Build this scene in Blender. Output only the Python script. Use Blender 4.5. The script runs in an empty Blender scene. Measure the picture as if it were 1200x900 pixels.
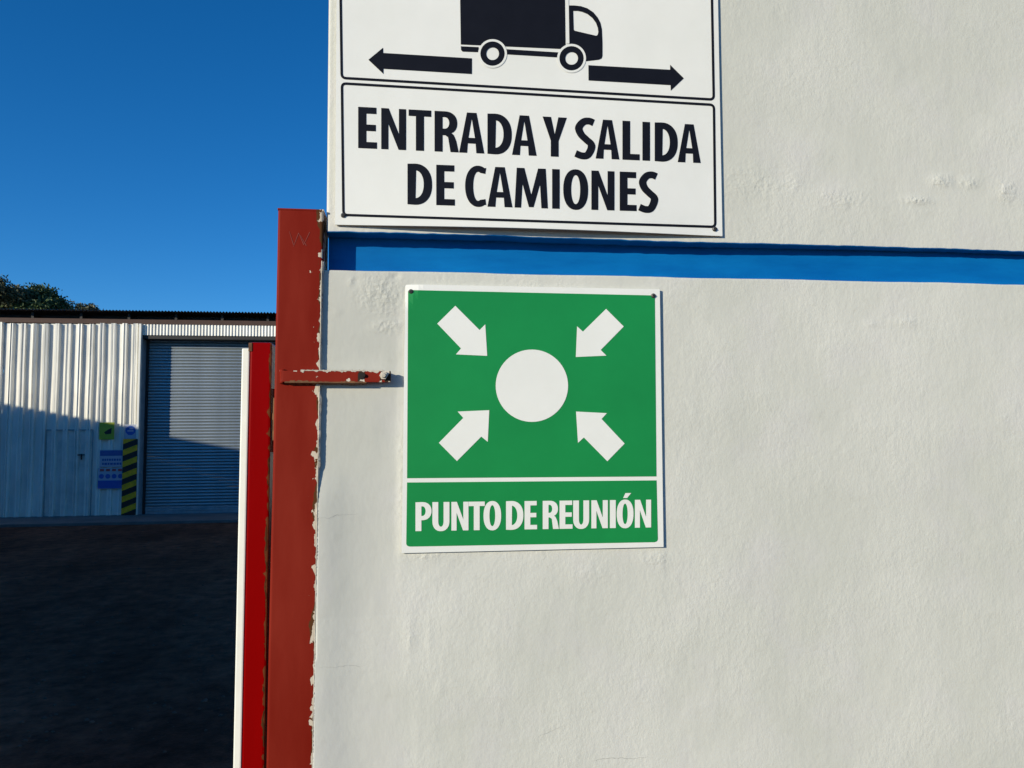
import bpy, math, random
import numpy as np
from math import sin, cos, radians, pi, sqrt, atan2, exp
from mathutils import Matrix, Vector
from mathutils.geometry import tessellate_polygon

random.seed(7)
rng = np.random.default_rng(7)
SC = bpy.context.scene
COL = SC.collection

# ------------------------------------------------------------------ camera
FPX = 900.0                                  # focal length in pixels of a 1200 px wide picture
YAW, PITCH, ROLL = radians(7.9), radians(4.0), 0.0073
CAM = np.array([0.0, -1.166, 1.6])
_f = np.array([sin(YAW)*cos(PITCH), cos(YAW)*cos(PITCH), sin(PITCH)])
_r0 = np.array([cos(YAW), -sin(YAW), 0.0]); _u0 = np.cross(_r0, _f)
_r = cos(ROLL)*_r0 - sin(ROLL)*_u0; _u = sin(ROLL)*_r0 + cos(ROLL)*_u0
cd = bpy.data.cameras.new("camera"); cam = bpy.data.objects.new("camera", cd); COL.objects.link(cam)
cd.sensor_width = 36.0; cd.lens = 36.0*FPX/1200.0; cd.clip_start = 0.05; cd.clip_end = 2000.0
M = Matrix.Identity(4)
for i in range(3):
    M[i][0] = _r[i]; M[i][1] = _u[i]; M[i][2] = -_f[i]; M[i][3] = CAM[i]
cam.matrix_world = M
SC.camera = cam

# ------------------------------------------------------------------ sky, sun, exposure
SUN = Vector((-1.3, -1.0, 0.46)).normalized()      # direction towards the sun
w = bpy.data.worlds.new("World"); SC.world = w; w.use_nodes = True
nt = w.node_tree
bg = nt.nodes["Background"]
sky = nt.nodes.new("ShaderNodeTexSky"); sky.sky_type = 'NISHITA'; sky.sun_disc = False
sky.sun_elevation = math.asin(SUN.z); sky.sun_rotation = atan2(SUN.x, SUN.y)
sky.altitude = 1500; sky.air_density = 1.0; sky.dust_density = 0.1; sky.ozone_density = 6.0
hs_ = nt.nodes.new("ShaderNodeHueSaturation"); hs_.inputs["Saturation"].default_value = 1.16      # clear dry air, the whole sky alike
nt.links.new(sky.outputs[0], hs_.inputs["Color"]); nt.links.new(hs_.outputs[0], bg.inputs[0]); bg.inputs[1].default_value = 0.15
ld = bpy.data.lights.new("sun", 'SUN'); sun = bpy.data.objects.new("sun", ld); COL.objects.link(sun)
ld.energy = 4.75; ld.angle = radians(0.5); ld.color = (1.0, 0.93, 0.75)
sun.location = (-6, -6, 8)
sun.rotation_euler = SUN.to_track_quat('Z', 'Y').to_euler()
SC.view_settings.view_transform = 'Standard'; SC.view_settings.look = 'None'
SC.view_settings.exposure = 0.0; SC.view_settings.gamma = 1.0

# ------------------------------------------------------------------ survey helpers: a sight line meets a real plane
def ray(px, py): return _f + _r*(px-600)/FPX - _u*(py-450)/FPX
def onY(px, py, y=0.0):
    d = ray(px, py); return CAM + d*((y-CAM[1])/d[1])
def onZ(px, py, z=0.0):
    d = ray(px, py); return CAM + d*((z-CAM[2])/d[2])

# ------------------------------------------------------------------ materials
def mat(name, col, rough=0.6, metal=0.0, var=0.0, scale=8.0, col2=None, bump=0.0, bscale=60.0, spec=0.5, stretch=(1, 1, 1), detail=5.0):
    m = bpy.data.materials.new(name); m.use_nodes = True
    n = m.node_tree.nodes; l = m.node_tree.links; b = n["Principled BSDF"]
    b.inputs["Roughness"].default_value = rough; b.inputs["Metallic"].default_value = metal
    b.inputs["Specular IOR Level"].default_value = spec
    b.inputs["Base Color"].default_value = (*col, 1)
    tc = n.new("ShaderNodeTexCoord"); mp = n.new("ShaderNodeMapping"); mp.inputs["Scale"].default_value = stretch
    l.new(tc.outputs["Object"], mp.inputs[0])
    if var or col2:
        nz = n.new("ShaderNodeTexNoise"); nz.inputs["Scale"].default_value = scale; nz.inputs["Detail"].default_value = detail
        nz.inputs["Roughness"].default_value = 0.6
        l.new(mp.outputs[0], nz.inputs[0])
        cr = n.new("ShaderNodeValToRGB")
        cr.color_ramp.elements[0].position = 0.32; cr.color_ramp.elements[1].position = 0.68
        c2 = col2 or tuple(min(1, c*(1+var)) for c in col)
        c1 = col if col2 else tuple(c*(1-var) for c in col)
        cr.color_ramp.elements[0].color = (*c1, 1); cr.color_ramp.elements[1].color = (*c2, 1)
        l.new(nz.outputs[0], cr.inputs[0]); l.new(cr.outputs[0], b.inputs["Base Color"])
    if bump:
        nb = n.new("ShaderNodeTexNoise"); nb.inputs["Scale"].default_value = bscale; nb.inputs["Detail"].default_value = 4
        l.new(mp.outputs[0], nb.inputs[0])
        bp = n.new("ShaderNodeBump"); bp.inputs["Strength"].default_value = 1.0; bp.inputs["Distance"].default_value = bump
        l.new(nb.outputs[0], bp.inputs["Height"]); l.new(bp.outputs[0], b.inputs["Normal"])
    return m

def N(m, t, **kw):
    n = m.node_tree.nodes.new(t)
    for k, v in kw.items(): setattr(n, k, v)
    return n
def math_node(m, op, a, b=None):
    n = N(m, "ShaderNodeMath", operation=op)
    for i, v in enumerate((a, b)):
        if v is None: continue
        if isinstance(v, (int, float)): n.inputs[i].default_value = v
        else: m.node_tree.links.new(v, n.inputs[i])
    return n.outputs[0]

def plaster_mat(name, colA, colB, colC):
    m = bpy.data.materials.new(name); m.use_nodes = True
    l = m.node_tree.links; b = m.node_tree.nodes["Principled BSDF"]
    b.inputs["Roughness"].default_value = 0.62; b.inputs["Specular IOR Level"].default_value = 0.35
    tc = N(m, "ShaderNodeTexCoord")
    sm = N(m, "ShaderNodeAttribute", attribute_name="smoothed"); cr = N(m, "ShaderNodeAttribute", attribute_name="crumble")
    # colour: two soft stains
    def noise(scale, det, sc=(1, 1, 1), rough=0.55):
        mp = N(m, "ShaderNodeMapping"); mp.inputs["Scale"].default_value = sc; l.new(tc.outputs["Object"], mp.inputs[0])
        nz = N(m, "ShaderNodeTexNoise"); nz.inputs["Scale"].default_value = scale; nz.inputs["Detail"].default_value = det; nz.inputs["Roughness"].default_value = rough
        l.new(mp.outputs[0], nz.inputs[0]); return nz.outputs[0]
    def ramp(v, a, b_):
        r = N(m, "ShaderNodeMapRange"); r.inputs[1].default_value = a; r.inputs[2].default_value = b_; l.new(v, r.inputs[0]); return r.outputs[0]
    mix1 = N(m, "ShaderNodeMix", data_type='RGBA'); mix1.inputs[6].default_value = (*colA, 1); mix1.inputs[7].default_value = (*colB, 1)
    l.new(ramp(noise(3.2, 4), 0.40, 0.66), mix1.inputs[0])
    mix2 = N(m, "ShaderNodeMix", data_type='RGBA'); mix2.inputs[7].default_value = (*colC, 1)
    l.new(mix1.outputs[2], mix2.inputs[6]); l.new(math_node(m, 'MULTIPLY', ramp(noise(9, 6), 0.5, 0.75), 0.45), mix2.inputs[0])
    # a little dust clinging to the rough grain
    mix3 = N(m, "ShaderNodeMix", data_type='RGBA', blend_type='MULTIPLY'); mix3.inputs[7].default_value = (0.80, 0.78, 0.74, 1)
    l.new(mix2.outputs[2], mix3.inputs[6]); l.new(math_node(m, 'MULTIPLY', ramp(noise(55, 4), 0.56, 0.72), 0.16), mix3.inputs[0])
    mix4 = N(m, "ShaderNodeMix", data_type='RGBA', blend_type='MULTIPLY'); mix4.inputs[7].default_value = (0.90, 0.90, 0.90, 1)   # newer, greyer patch of plaster
    l.new(mix3.outputs[2], mix4.inputs[6]); l.new(sm.outputs["Fac"], mix4.inputs[0])
    l.new(mix4.outputs[2], b.inputs["Base Color"])
    # relief: roller grain stretched up and down, trowel waves, crumbs
    g1 = noise(210, 3, (1.0, 1, 0.72)); g2 = noise(85, 4, (1, 1, 0.85)); g3 = noise(420, 2)
    g = math_node(m, 'ADD', math_node(m, 'MULTIPLY', g1, 0.42), math_node(m, 'ADD', math_node(m, 'MULTIPLY', g2, 0.62), math_node(m, 'MULTIPLY', g3, 0.12)))
    rough = math_node(m, 'SUBTRACT', 1.0, math_node(m, 'MULTIPLY', sm.outputs["Fac"], 0.85))
    patch = ramp(noise(6.5, 3), 0.36, 0.64)          # grain comes and goes with the roller passes
    g = math_node(m, 'MULTIPLY', math_node(m, 'MULTIPLY', g, rough), math_node(m, 'ADD', 0.45, math_node(m, 'MULTIPLY', patch, 0.75)))
    wave = math_node(m, 'MULTIPLY', noise(22, 3, (1, 1, 0.6)), 1.1)
    crumb = N(m, "ShaderNodeTexVoronoi", feature='F1'); crumb.inputs["Scale"].default_value = 150; l.new(tc.outputs["Object"], crumb.inputs["Vector"])
    cn = math_node(m, 'MULTIPLY', math_node(m, 'ADD', crumb.outputs["Distance"], math_node(m, 'MULTIPLY', noise(120, 5), 2.2)), math_node(m, 'MULTIPLY', cr.outputs["Fac"], 0.95))
    hgt = math_node(m, 'ADD', math_node(m, 'ADD', g, wave), cn)
    bp = N(m, "ShaderNodeBump"); bp.inputs["Strength"].default_value = 1.0; bp.inputs["Distance"].default_value = 0.0011
    l.new(hgt, bp.inputs["Height"]); l.new(bp.outputs[0], b.inputs["Normal"])
    return m

def chipped_paint(name, col, col2, chip, rust, edge_x, width, rough=0.45, base_thr=0.80, gain=0.34):
    """Red enamel, chipped along one long edge (object x close to edge_x)."""
    m = bpy.data.materials.new(name); m.use_nodes = True
    l = m.node_tree.links; b = m.node_tree.nodes["Principled BSDF"]
    b.inputs["Roughness"].default_value = rough; b.inputs["Specular IOR Level"].default_value = 0.04
    tc = N(m, "ShaderNodeTexCoord"); sep = N(m, "ShaderNodeSeparateXYZ"); l.new(tc.outputs["Object"], sep.inputs[0])
    def noise(scale, det=4, sc=(1, 1, 1)):
        mp = N(m, "ShaderNodeMapping"); mp.inputs["Scale"].default_value = sc; l.new(tc.outputs["Object"], mp.inputs[0])
        nz = N(m, "ShaderNodeTexNoise"); nz.inputs["Scale"].default_value = scale; nz.inputs["Detail"].default_value = det; l.new(mp.outputs[0], nz.inputs[0]); return nz.outputs[0]
    d = math_node(m, 'ABSOLUTE', math_node(m, 'SUBTRACT', sep.outputs[0], edge_x))
    near = N(m, "ShaderNodeMapRange"); near.inputs[1].default_value = 0.0; near.inputs[2].default_value = width; near.inputs[3].default_value = 1.0; near.inputs[4].default_value = 0.0
    l.new(d, near.inputs[0])
    blot = noise(6, 3, (1, 1, 0.6))
    thr = math_node(m, 'SUBTRACT', base_thr, math_node(m, 'MULTIPLY', math_node(m, 'MULTIPLY', near.outputs[0], near.outputs[0]), math_node(m, 'MULTIPLY', blot, gain*2)))
    ch = math_node(m, 'GREATER_THAN', noise(90, 5, (1, 1, 0.7)), thr)
    ru = math_node(m, 'GREATER_THAN', noise(45, 6, (1, 1, 0.4)), math_node(m, 'ADD', thr, 0.02))
    c = N(m, "ShaderNodeMix", data_type='RGBA'); c.inputs[6].default_value = (*col, 1); c.inputs[7].default_value = (*col2, 1)
    st = N(m, "ShaderNodeMapRange"); st.inputs[1].default_value = 0.33; st.inputs[2].default_value = 0.70; l.new(noise(16, 7, (1, 1, 0.22)), st.inputs[0]); l.new(st.outputs[0], c.inputs[0])
    c2 = N(m, "ShaderNodeMix", data_type='RGBA'); c2.inputs[7].default_value = (*rust, 1); l.new(c.outputs[2], c2.inputs[6]); l.new(ru, c2.inputs[0])
    c3 = N(m, "ShaderNodeMix", data_type='RGBA'); c3.inputs[7].default_value = (*chip, 1); l.new(c2.outputs[2], c3.inputs[6]); l.new(ch, c3.inputs[0])
    l.new(c3.outputs[2], b.inputs["Base Color"])
    hh = math_node(m, 'ADD', math_node(m, 'MULTIPLY', noise(60, 4, (1, 1, 0.3)), 0.35), math_node(m, 'MULTIPLY', ch, -0.6))
    bp = N(m, "ShaderNodeBump"); bp.inputs["Strength"].default_value = 1.0; bp.inputs["Distance"].default_value = 0.0008
    l.new(hh, bp.inputs["Height"]); l.new(bp.outputs[0], b.inputs["Normal"])
    return m

MT = {}
MT['plaster'] = plaster_mat('plaster', (0.600, 0.590, 0.515), (0.680, 0.662, 0.588), (0.655, 0.620, 0.600))
MT['blue'] = mat('blue paint', (0.0005, 0.105, 0.35), 0.5, spec=0.10, col2=(0.002, 0.165, 0.46), scale=26, bump=0.0010, bscale=70, stretch=(0.16, 1, 1), detail=8)
MT['post'] = chipped_paint('brown red enamel', (0.170, 0.009, 0.004), (0.240, 0.024, 0.013), (0.62, 0.52, 0.40), (0.10, 0.04, 0.015), 0.037, 0.021, gain=0.40, base_thr=0.745)
MT['bar'] = chipped_paint('chipped red bar', (0.20, 0.016, 0.008), (0.25, 0.026, 0.015), (0.66, 0.58, 0.47), (0.05, 0.028, 0.018), 0.09, 0.10, base_thr=0.67, gain=0.28)
MT['stile'] = chipped_paint('bright red enamel', (0.25, 0.001, 0.001), (0.22, 0.001, 0.001), (0.16, 0.055, 0.02), (0.08, 0.035, 0.014), 0.0168, 0.016, rough=0.3, gain=0.42)
MT['gate_white'] = mat('white gate paint', (0.90, 0.87, 0.75), 0.45, var=0.04, scale=20)
MT['rust'] = mat('rust', (0.10, 0.045, 0.018), 0.85, col2=(0.20, 0.09, 0.035), scale=70, bump=0.001, bscale=120)
MT['sign_white'] = mat('white sign sheet', (0.80, 0.785, 0.715), 0.35, col2=(0.87, 0.85, 0.785), scale=5, detail=9, bump=0.0010, bscale=9)
MT['sign_black'] = mat('black ink', (0.009, 0.0095, 0.014), 0.45, spec=0.12, var=0.1, scale=30)
MT['sign_green'] = mat('green ink', (0.010, 0.245, 0.058), 0.38, spec=0.3, var=0.07, scale=7, detail=9, bump=0.0008, bscale=9)
MT['screw'] = mat('dull screw', (0.09, 0.085, 0.08), 0.45, 0.6, var=0.3, scale=300)
MT['mortar'] = mat('mortar crumbs', (0.66, 0.60, 0.50), 0.85, col2=(0.42, 0.36, 0.28), scale=60, bump=0.0015, bscale=180)
MT['crack'] = mat('hairline crack', (0.47, 0.455, 0.41), 0.9, var=0.2, scale=100)
MT['scratch'] = mat('scratched enamel', (0.27, 0.045, 0.03), 0.6, var=0.1, scale=100)
MT['stone'] = mat('grey stone', (0.055, 0.045, 0.036), 0.9, var=0.4, scale=4)
MT['dark'] = mat('dark hole', (0.015, 0.012, 0.01), 0.9)
MT['sheet'] = mat('white painted sheet', (0.76, 0.735, 0.66), 0.5, var=0.14, scale=2.6, bump=0.002, bscale=9, stretch=(1, 1, 0.35))
MT['sheet_door'] = mat('grey white sheet', (0.66, 0.64, 0.58), 0.5, var=0.14, scale=3)
MT['slat'] = mat('galvanised slat', (0.27, 0.31, 0.33), 0.34, 0.6, col2=(0.38, 0.42, 0.43), scale=5, stretch=(0.5, 1, 2.5), bump=0.001, bscale=40)
MT['bottom_bar'] = mat('grey bottom rail', (0.34, 0.38, 0.41), 0.4, 0.3, var=0.15, scale=6)
MT['roof'] = mat('weathered roof sheet', (0.09, 0.085, 0.08), 0.6, 0.2, var=0.3, scale=4)
MT['beam'] = mat('red oxide beam', (0.055, 0.024, 0.015), 0.7, var=0.2, scale=5)
MT['timber'] = mat('dark steel', (0.022, 0.020, 0.019), 0.7, var=0.2, scale=5)
MT['concrete'] = mat('concrete', (0.16, 0.155, 0.145), 0.9, col2=(0.10, 0.10, 0.095), scale=2.5, bump=0.004, bscale=30)
MT['yellow'] = mat('yellow paint', (0.80, 0.38, 0.006), 0.5, var=0.2, scale=14)
MT['black'] = mat('black paint', (0.012, 0.012, 0.012), 0.5, var=0.2, scale=14)
MT['caution'] = mat('yellow green sign', (0.38, 0.42, 0.03), 0.5, var=0.1, scale=10)
MT['notice'] = mat('pale notice board', (0.40, 0.43, 0.52), 0.5, var=0.05, scale=6)
MT['notice_blue'] = mat('blue print', (0.02, 0.10, 0.42), 0.5, var=0.08, scale=6)
MT['notice_violet'] = mat('violet print', (0.05, 0.11, 0.33), 0.5, var=0.08, scale=6)
MT['notice_red'] = mat('red print', (0.42, 0.06, 0.05), 0.5, var=0.08, scale=6)
MT['render'] = mat('white rendered wall', (0.60, 0.58, 0.52), 0.8, var=0.08, scale=1.5, bump=0.004, bscale=20)
MT['leaf'] = mat('dark leaf', (0.045, 0.075, 0.020), 0.6, col2=(0.10, 0.14, 0.045), scale=1.1)
MT['leaf_olive'] = mat('olive leaf', (0.075, 0.080, 0.034), 0.6, col2=(0.13, 0.125, 0.065), scale=1.1)
MT['bark'] = mat('bark', (0.11, 0.085, 0.06), 0.9, var=0.3, scale=6, bump=0.02, bscale=10)

def ground_mat():
    m = mat('packed dirt', (0.040, 0.019, 0.013), 0.95, col2=(0.185, 0.085, 0.055), scale=0.9, spec=0.1, detail=12, stretch=(1.0, 0.5, 1))
    l = m.node_tree.links; n = m.node_tree.nodes; b = n["Principled BSDF"]; tc = n["Texture Coordinate"]
    base = b.inputs["Base Color"].links[0].from_socket
    a = N(m, "ShaderNodeTexNoise"); a.inputs["Scale"].default_value = 6; a.inputs["Detail"].default_value = 12; a.inputs["Roughness"].default_value = 0.7; l.new(tc.outputs["Object"], a.inputs[0])
    v = N(m, "ShaderNodeTexVoronoi"); v.inputs["Scale"].default_value = 22; l.new(tc.outputs["Object"], v.inputs["Vector"])
    rr = N(m, "ShaderNodeMapRange"); rr.inputs[1].default_value = 0.35; rr.inputs[2].default_value = 0.65; l.new(a.outputs[0], rr.inputs[0])
    mx = N(m, "ShaderNodeMix", data_type='RGBA', blend_type='MULTIPLY'); mx.inputs[0].default_value = 1.0; l.new(base, mx.inputs[6])
    cc = N(m, "ShaderNodeValToRGB"); cc.color_ramp.elements[0].color = (0.35, 0.35, 0.36, 1); cc.color_ramp.elements[1].color = (1.25, 1.2, 1.1, 1); l.new(rr.outputs[0], cc.inputs[0]); l.new(cc.outputs[0], mx.inputs[7])
    l.new(mx.outputs[2], b.inputs["Base Color"])
    fine = N(m, "ShaderNodeTexNoise"); fine.inputs["Scale"].default_value = 70; fine.inputs["Detail"].default_value = 6; l.new(tc.outputs["Object"], fine.inputs[0])
    h = math_node(m, 'ADD', math_node(m, 'MULTIPLY', a.outputs[0], 0.15), math_node(m, 'ADD', math_node(m, 'MULTIPLY', fine.outputs[0], 0.5), math_node(m, 'MULTIPLY', v.outputs["Distance"], 0.3)))
    bp = N(m, "ShaderNodeBump"); bp.inputs["Strength"].default_value = 1.0; bp.inputs["Distance"].default_value = 0.016
    l.new(h, bp.inputs["Height"]); l.new(bp.outputs[0], b.inputs["Normal"])
    return m
MT['ground'] = ground_mat()

# ------------------------------------------------------------------ mesh helpers
def mesh_obj(name, V, F, m, parent=None, smooth=False):
    me = bpy.data.meshes.new(name); me.from_pydata([tuple(float(c) for c in v) for v in V], [], F); me.update()
    if m is not None: me.materials.append(MT[m] if isinstance(m, str) else m)
    if smooth: me.polygons.foreach_set('use_smooth', [True]*len(me.polygons))
    o = bpy.data.objects.new(name, me); COL.objects.link(o)
    if parent is not None: o.parent = parent
    return o
def share(name, me, parent, loc=(0, 0, 0), rot=(0, 0, 0)):
    o = bpy.data.objects.new(name, me); COL.objects.link(o); o.parent = parent; o.location = loc; o.rotation_euler = rot; return o
def empty(name, loc=(0, 0, 0)):
    o = bpy.data.objects.new(name, None); COL.objects.link(o); o.location = loc; o.empty_display_size = 0.1; return o
def tag(o, label, cat, group=None, kind=None):
    if label: o['label'] = label
    if cat: o['category'] = cat
    if group: o['group'] = group
    if kind: o['kind'] = kind
    return o
def box_data(x0, x1, y0, y1, z0, z1, c=0.0):
    """Box with its vertical and horizontal edges chamfered by c."""
    if c <= 0:
        V = [(x, y, z) for x in (x0, x1) for y in (y0, y1) for z in (z0, z1)]
        F = [(0, 1, 3, 2), (4, 6, 7, 5), (0, 4, 5, 1), (2, 3, 7, 6), (0, 2, 6, 4), (1, 5, 7, 3)]
        return V, F
    import bmesh
    bm = bmesh.new(); V, F = box_data(x0, x1, y0, y1, z0, z1)
    vs = [bm.verts.new(v) for v in V]
    for f in F: bm.faces.new([vs[i] for i in f])
    bmesh.ops.bevel(bm, geom=bm.edges[:], offset=c, segments=2, affect='EDGES', profile=0.6)
    bm.verts.index_update()
    V2 = [tuple(v.co) for v in bm.verts]; F2 = [tuple(v.index for v in f.verts) for f in bm.faces]; bm.free()
    return V2, F2
def box(name, b, m, parent=None, c=0.0): return mesh_obj(name, *box_data(*b, c=c), m, parent)
def cyl_data(p, axis, r, h, n=14, r2=None, cap=True):
    a = Vector(axis).normalized(); q = a.to_track_quat('Z', 'Y'); r2 = r if r2 is None else r2
    V = []; F = []
    for k, (hh, rr) in enumerate(((0, r), (h, r2))):
        for i in range(n):
            t = 2*pi*i/n; V.append(tuple(Vector(p) + q @ Vector((rr*cos(t), rr*sin(t), hh))))
    for i in range(n): F.append((i, (i+1) % n, n+(i+1) % n, n+i))
    if cap: F.append(tuple(range(n-1, -1, -1))); F.append(tuple(range(n, 2*n)))
    return V, F
def merge(*ds):
    V = []; F = []
    for v, f in ds:
        o = len(V); V += list(v); F += [tuple(i+o for i in q) for q in f]
    return V, F

# value noise for relief in the mesh itself
_tab = rng.random((256, 256))
def vnoise(x, z):
    xi = np.floor(x).astype(int); zi = np.floor(z).astype(int); fx = x-xi; fz = z-zi
    fx = fx*fx*(3-2*fx); fz = fz*fz*(3-2*fz)
    a = _tab[xi % 256, zi % 256]; b = _tab[(xi+1) % 256, zi % 256]; c = _tab[xi % 256, (zi+1) % 256]; d = _tab[(xi+1) % 256, (zi+1) % 256]
    return (a*(1-fx)+b*fx)*(1-fz)+(c*(1-fx)+d*fx)*fz
def fbm(x, z, o=4):
    s = 0; a = 0.5
    for k in range(o): s = s + a*vnoise(x*2**k+17.3*k, z*2**k+9.1*k); a *= 0.5
    return s
def sstep(a, b, x):
    t = np.clip((x-a)/(b-a), 0, 1); return t*t*(3-2*t)

# ================================================================== GROUND
gx = np.concatenate([np.linspace(-700, -30, 12), np.linspace(-26, 20, 70), np.linspace(30, 700, 12)])
gy = np.concatenate([np.linspace(-700, -20, 10), np.linspace(-16, 30, 70), np.linspace(40, 900, 12)])
X, Y = np.meshgrid(gx, gy, indexing='ij')
Z = 0.05*(fbm(X*0.35, Y*0.35)-0.47)*sstep(1.0, 3.0, Y)*(1-sstep(12.5, 14.0, Y))
n1 = len(gy)
V = np.stack([X, Y, Z], -1).reshape(-1, 3)
Fg = [(i*n1+j, (i+1)*n1+j, (i+1)*n1+j+1, i*n1+j+1) for i in range(len(gx)-1) for j in range(n1-1)]
tag(mesh_obj('yard_ground', V, Fg, 'ground', smooth=True), 'dark packed dirt and asphalt yard in shade', 'ground', kind='structure')

# loose stones lying about the yard, past counting
SV = []; SF = []
for k in range(1300):
    yy = 2.2+11.6*random.random()**1.4; xx = random.uniform(-0.62, -0.06)*(yy+1.2)
    r = random.choice((0.004, 0.006, 0.008, 0.012))*random.uniform(.7, 1.3); a0 = random.uniform(0, 6.3); b0_ = len(SV)
    zz = float(0.05*(fbm(np.array([xx*0.35]), np.array([yy*0.35]))[0]-0.47)*sstep(1.0, 3.0, yy)*(1-sstep(12.5, 14.0, yy)))
    for lv, (rr, hz_) in enumerate(((1.0, -.25), (1.05, .25), (.55, .8))):
        for i in range(6): t = a0+i*pi/3; q = random.uniform(.8, 1.2); SV.append((xx+r*rr*q*cos(t), yy+r*rr*q*sin(t)*.8, zz+r*hz_*.8))
    for lv in (0, 1):
        for i in range(6): SF.append((b0_+lv*6+i, b0_+lv*6+(i+1) % 6, b0_+lv*6+6+(i+1) % 6, b0_+lv*6+6+i))
    SF.append(tuple(b0_+12+i for i in range(6)))
tag(mesh_obj('gravel', SV, SF, 'stone'), 'loose grey stones scattered over the dirt yard', 'gravel', kind='stuff')

# ================================================================== BOUNDARY WALL (thing: lower plaster, groove, upper plaster)
wall = empty('boundary_wall', (0.4, 0, 0)); WX = 0.4
tag(wall, 'pale grey plastered wall with recessed blue stripe, carrying both printed signs', 'wall')
GROOVE = 0.031
XL_low = onY(367.2, 900)[0]-0.004; XL_up = onY(382.5, 260)[0]
def low_top(x): return 1.8690 + 0.0006*np.sin(x*23) + 0.0012*(fbm(x*30+3, x*0+1.5)-0.47)      # upper rim of the lower plaster
def up_bot(x): return 1.9165 - 0.0055*sstep(-0.15, 1.1, x) + 0.0010*np.sin(x*9+1) + 0.0026*(fbm(x*45+11, x*0+4.5)-0.47)
zr = [onY(390, 316)[2], onY(1190, 333)[2], onY(390, 272)[2], onY(1190, 295)[2]]
Z_LT = (zr[0]+zr[1])/2
def low_top(x): return np.interp(x, [-0.13, 1.04], [zr[0], zr[1]]) + 0.0005*np.sin(x*23) + 0.0012*(fbm(x*30+3, x*0+1.5)-0.47)
def up_bot(x): return np.interp(x, [-0.13, 1.04], [zr[2], zr[3]]) + 0.0006*np.sin(x*9+1) + 0.0028*(fbm(x*45+11, x*0+4.5)-0.47)

def P0(px, py): p = onY(px, py); return p[0], p[2]
crumbs = []   # (x, z, rx, rz, strength)
for px, py, rx, rz, s in ((445, 345, 24, 24, 1.0), (455, 382, 16, 9, 0.9), (412, 330, 5, 6, 0.5), (880, 215, 45, 22, 0.55), (985, 232, 34, 12, 0.7), (1075, 235, 22, 5, 1.0),
                          (1103, 212, 16, 8, 1.1), (1135, 214, 14, 7, 1.0), (1180, 226, 15, 16, 0.9), (930, 215, 20, 14, 0.5), (1060, 378, 16, 6, 0.6), (1022, 380, 10, 5, 0.5),
                          (770, 655, 22, 8, 0.6), (500, 652, 20, 6, 0.6), (470, 560, 5, 60, 0.5), (690, 670, 26, 12, 0.35), (905, 640, 40, 20, 0.15), (480, 745, 6, 18, 0.5)):
    x, z = P0(px, py); crumbs.append((x, z, rx*1.32e-3, rz*1.32e-3, s))

def wall_fields(X, Z):
    """bulge towards the street (m), smoothed mask, crumble mask"""
    h = 0.0032*(fbm(X*5.5+2, Z*4.5+7, 3)-0.45) + 0.0016*(fbm(X*20+1, Z*16+3, 3)-0.45)
    cm = np.zeros_like(X)
    for x, z, rx, rz, s in crumbs:
        d = ((X-x)/rx)**2 + ((Z-z)/rz)**2
        cm = np.maximum(cm, s*np.exp(-d)*(0.45+1.1*fbm(X*60+x*9, Z*60, 3)))
    h = h + cm*0.0016*(fbm(X*150, Z*150, 3)-0.35)
    xr, _ = P0(467, 500)
    low = Z < Z_LT+0.02
    xrj = xr + 0.004*(fbm(Z*25, Z*0+2.5)-0.47)*2
    zfade = sstep(P0(468, 720)[1], P0(468, 640)[1], Z)
    step = sstep(-0.002, 0.002, X-xrj)
    h = np.where(low, h + 0.0015*(step-1)*zfade, h)
    sm = np.where(low, 1-sstep(-0.03, 0.035, X-xr+0.03*(fbm(Z*9, X*9)-0.5)), 0.0)
    sm = np.where(low & (Z < P0(468, 720)[1]), sm*0.8, sm)
    # trowelled plaster meets the post flush lower down
    zf = P0(378, 545)[1]
    xp = np.interp(Z, [onY(367, 900)[2], onY(379, 247)[2]], [onY(367, 900)[0], onY(379, 247)[0]])
    flush = np.exp(-(np.maximum(0, X-xp)/0.042)**2)*sstep(0.02, -0.06, Z-zf)
    h = h*0.3
    h = np.where(low, h + 0.0066*flush, h)
    h = np.where(X < xp-0.001, np.minimum(h, 0.003), h)
    # one proud old lump in the plaster and some vertical trowel folds under the green sign
    for px, py, rx, rz, a in ((503, 748, 3, 16, 0.0016), (516, 808, 5, 9, 0.0015), (1105, 213, 10, 6, 0.002), (1178, 222, 10, 7, 0.0016), (395, 366, 5, 3, 0.0014), (417, 330, 3, 3, -0.002), (463, 324, 4, 3, -0.004)):
        x, z = P0(px, py); h = h + 0.35*a*np.exp(-((X-x)/(rx*1.32e-3))**2-((Z-z)/(rz*1.32e-3))**2)
    return h, sm, cm

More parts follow.
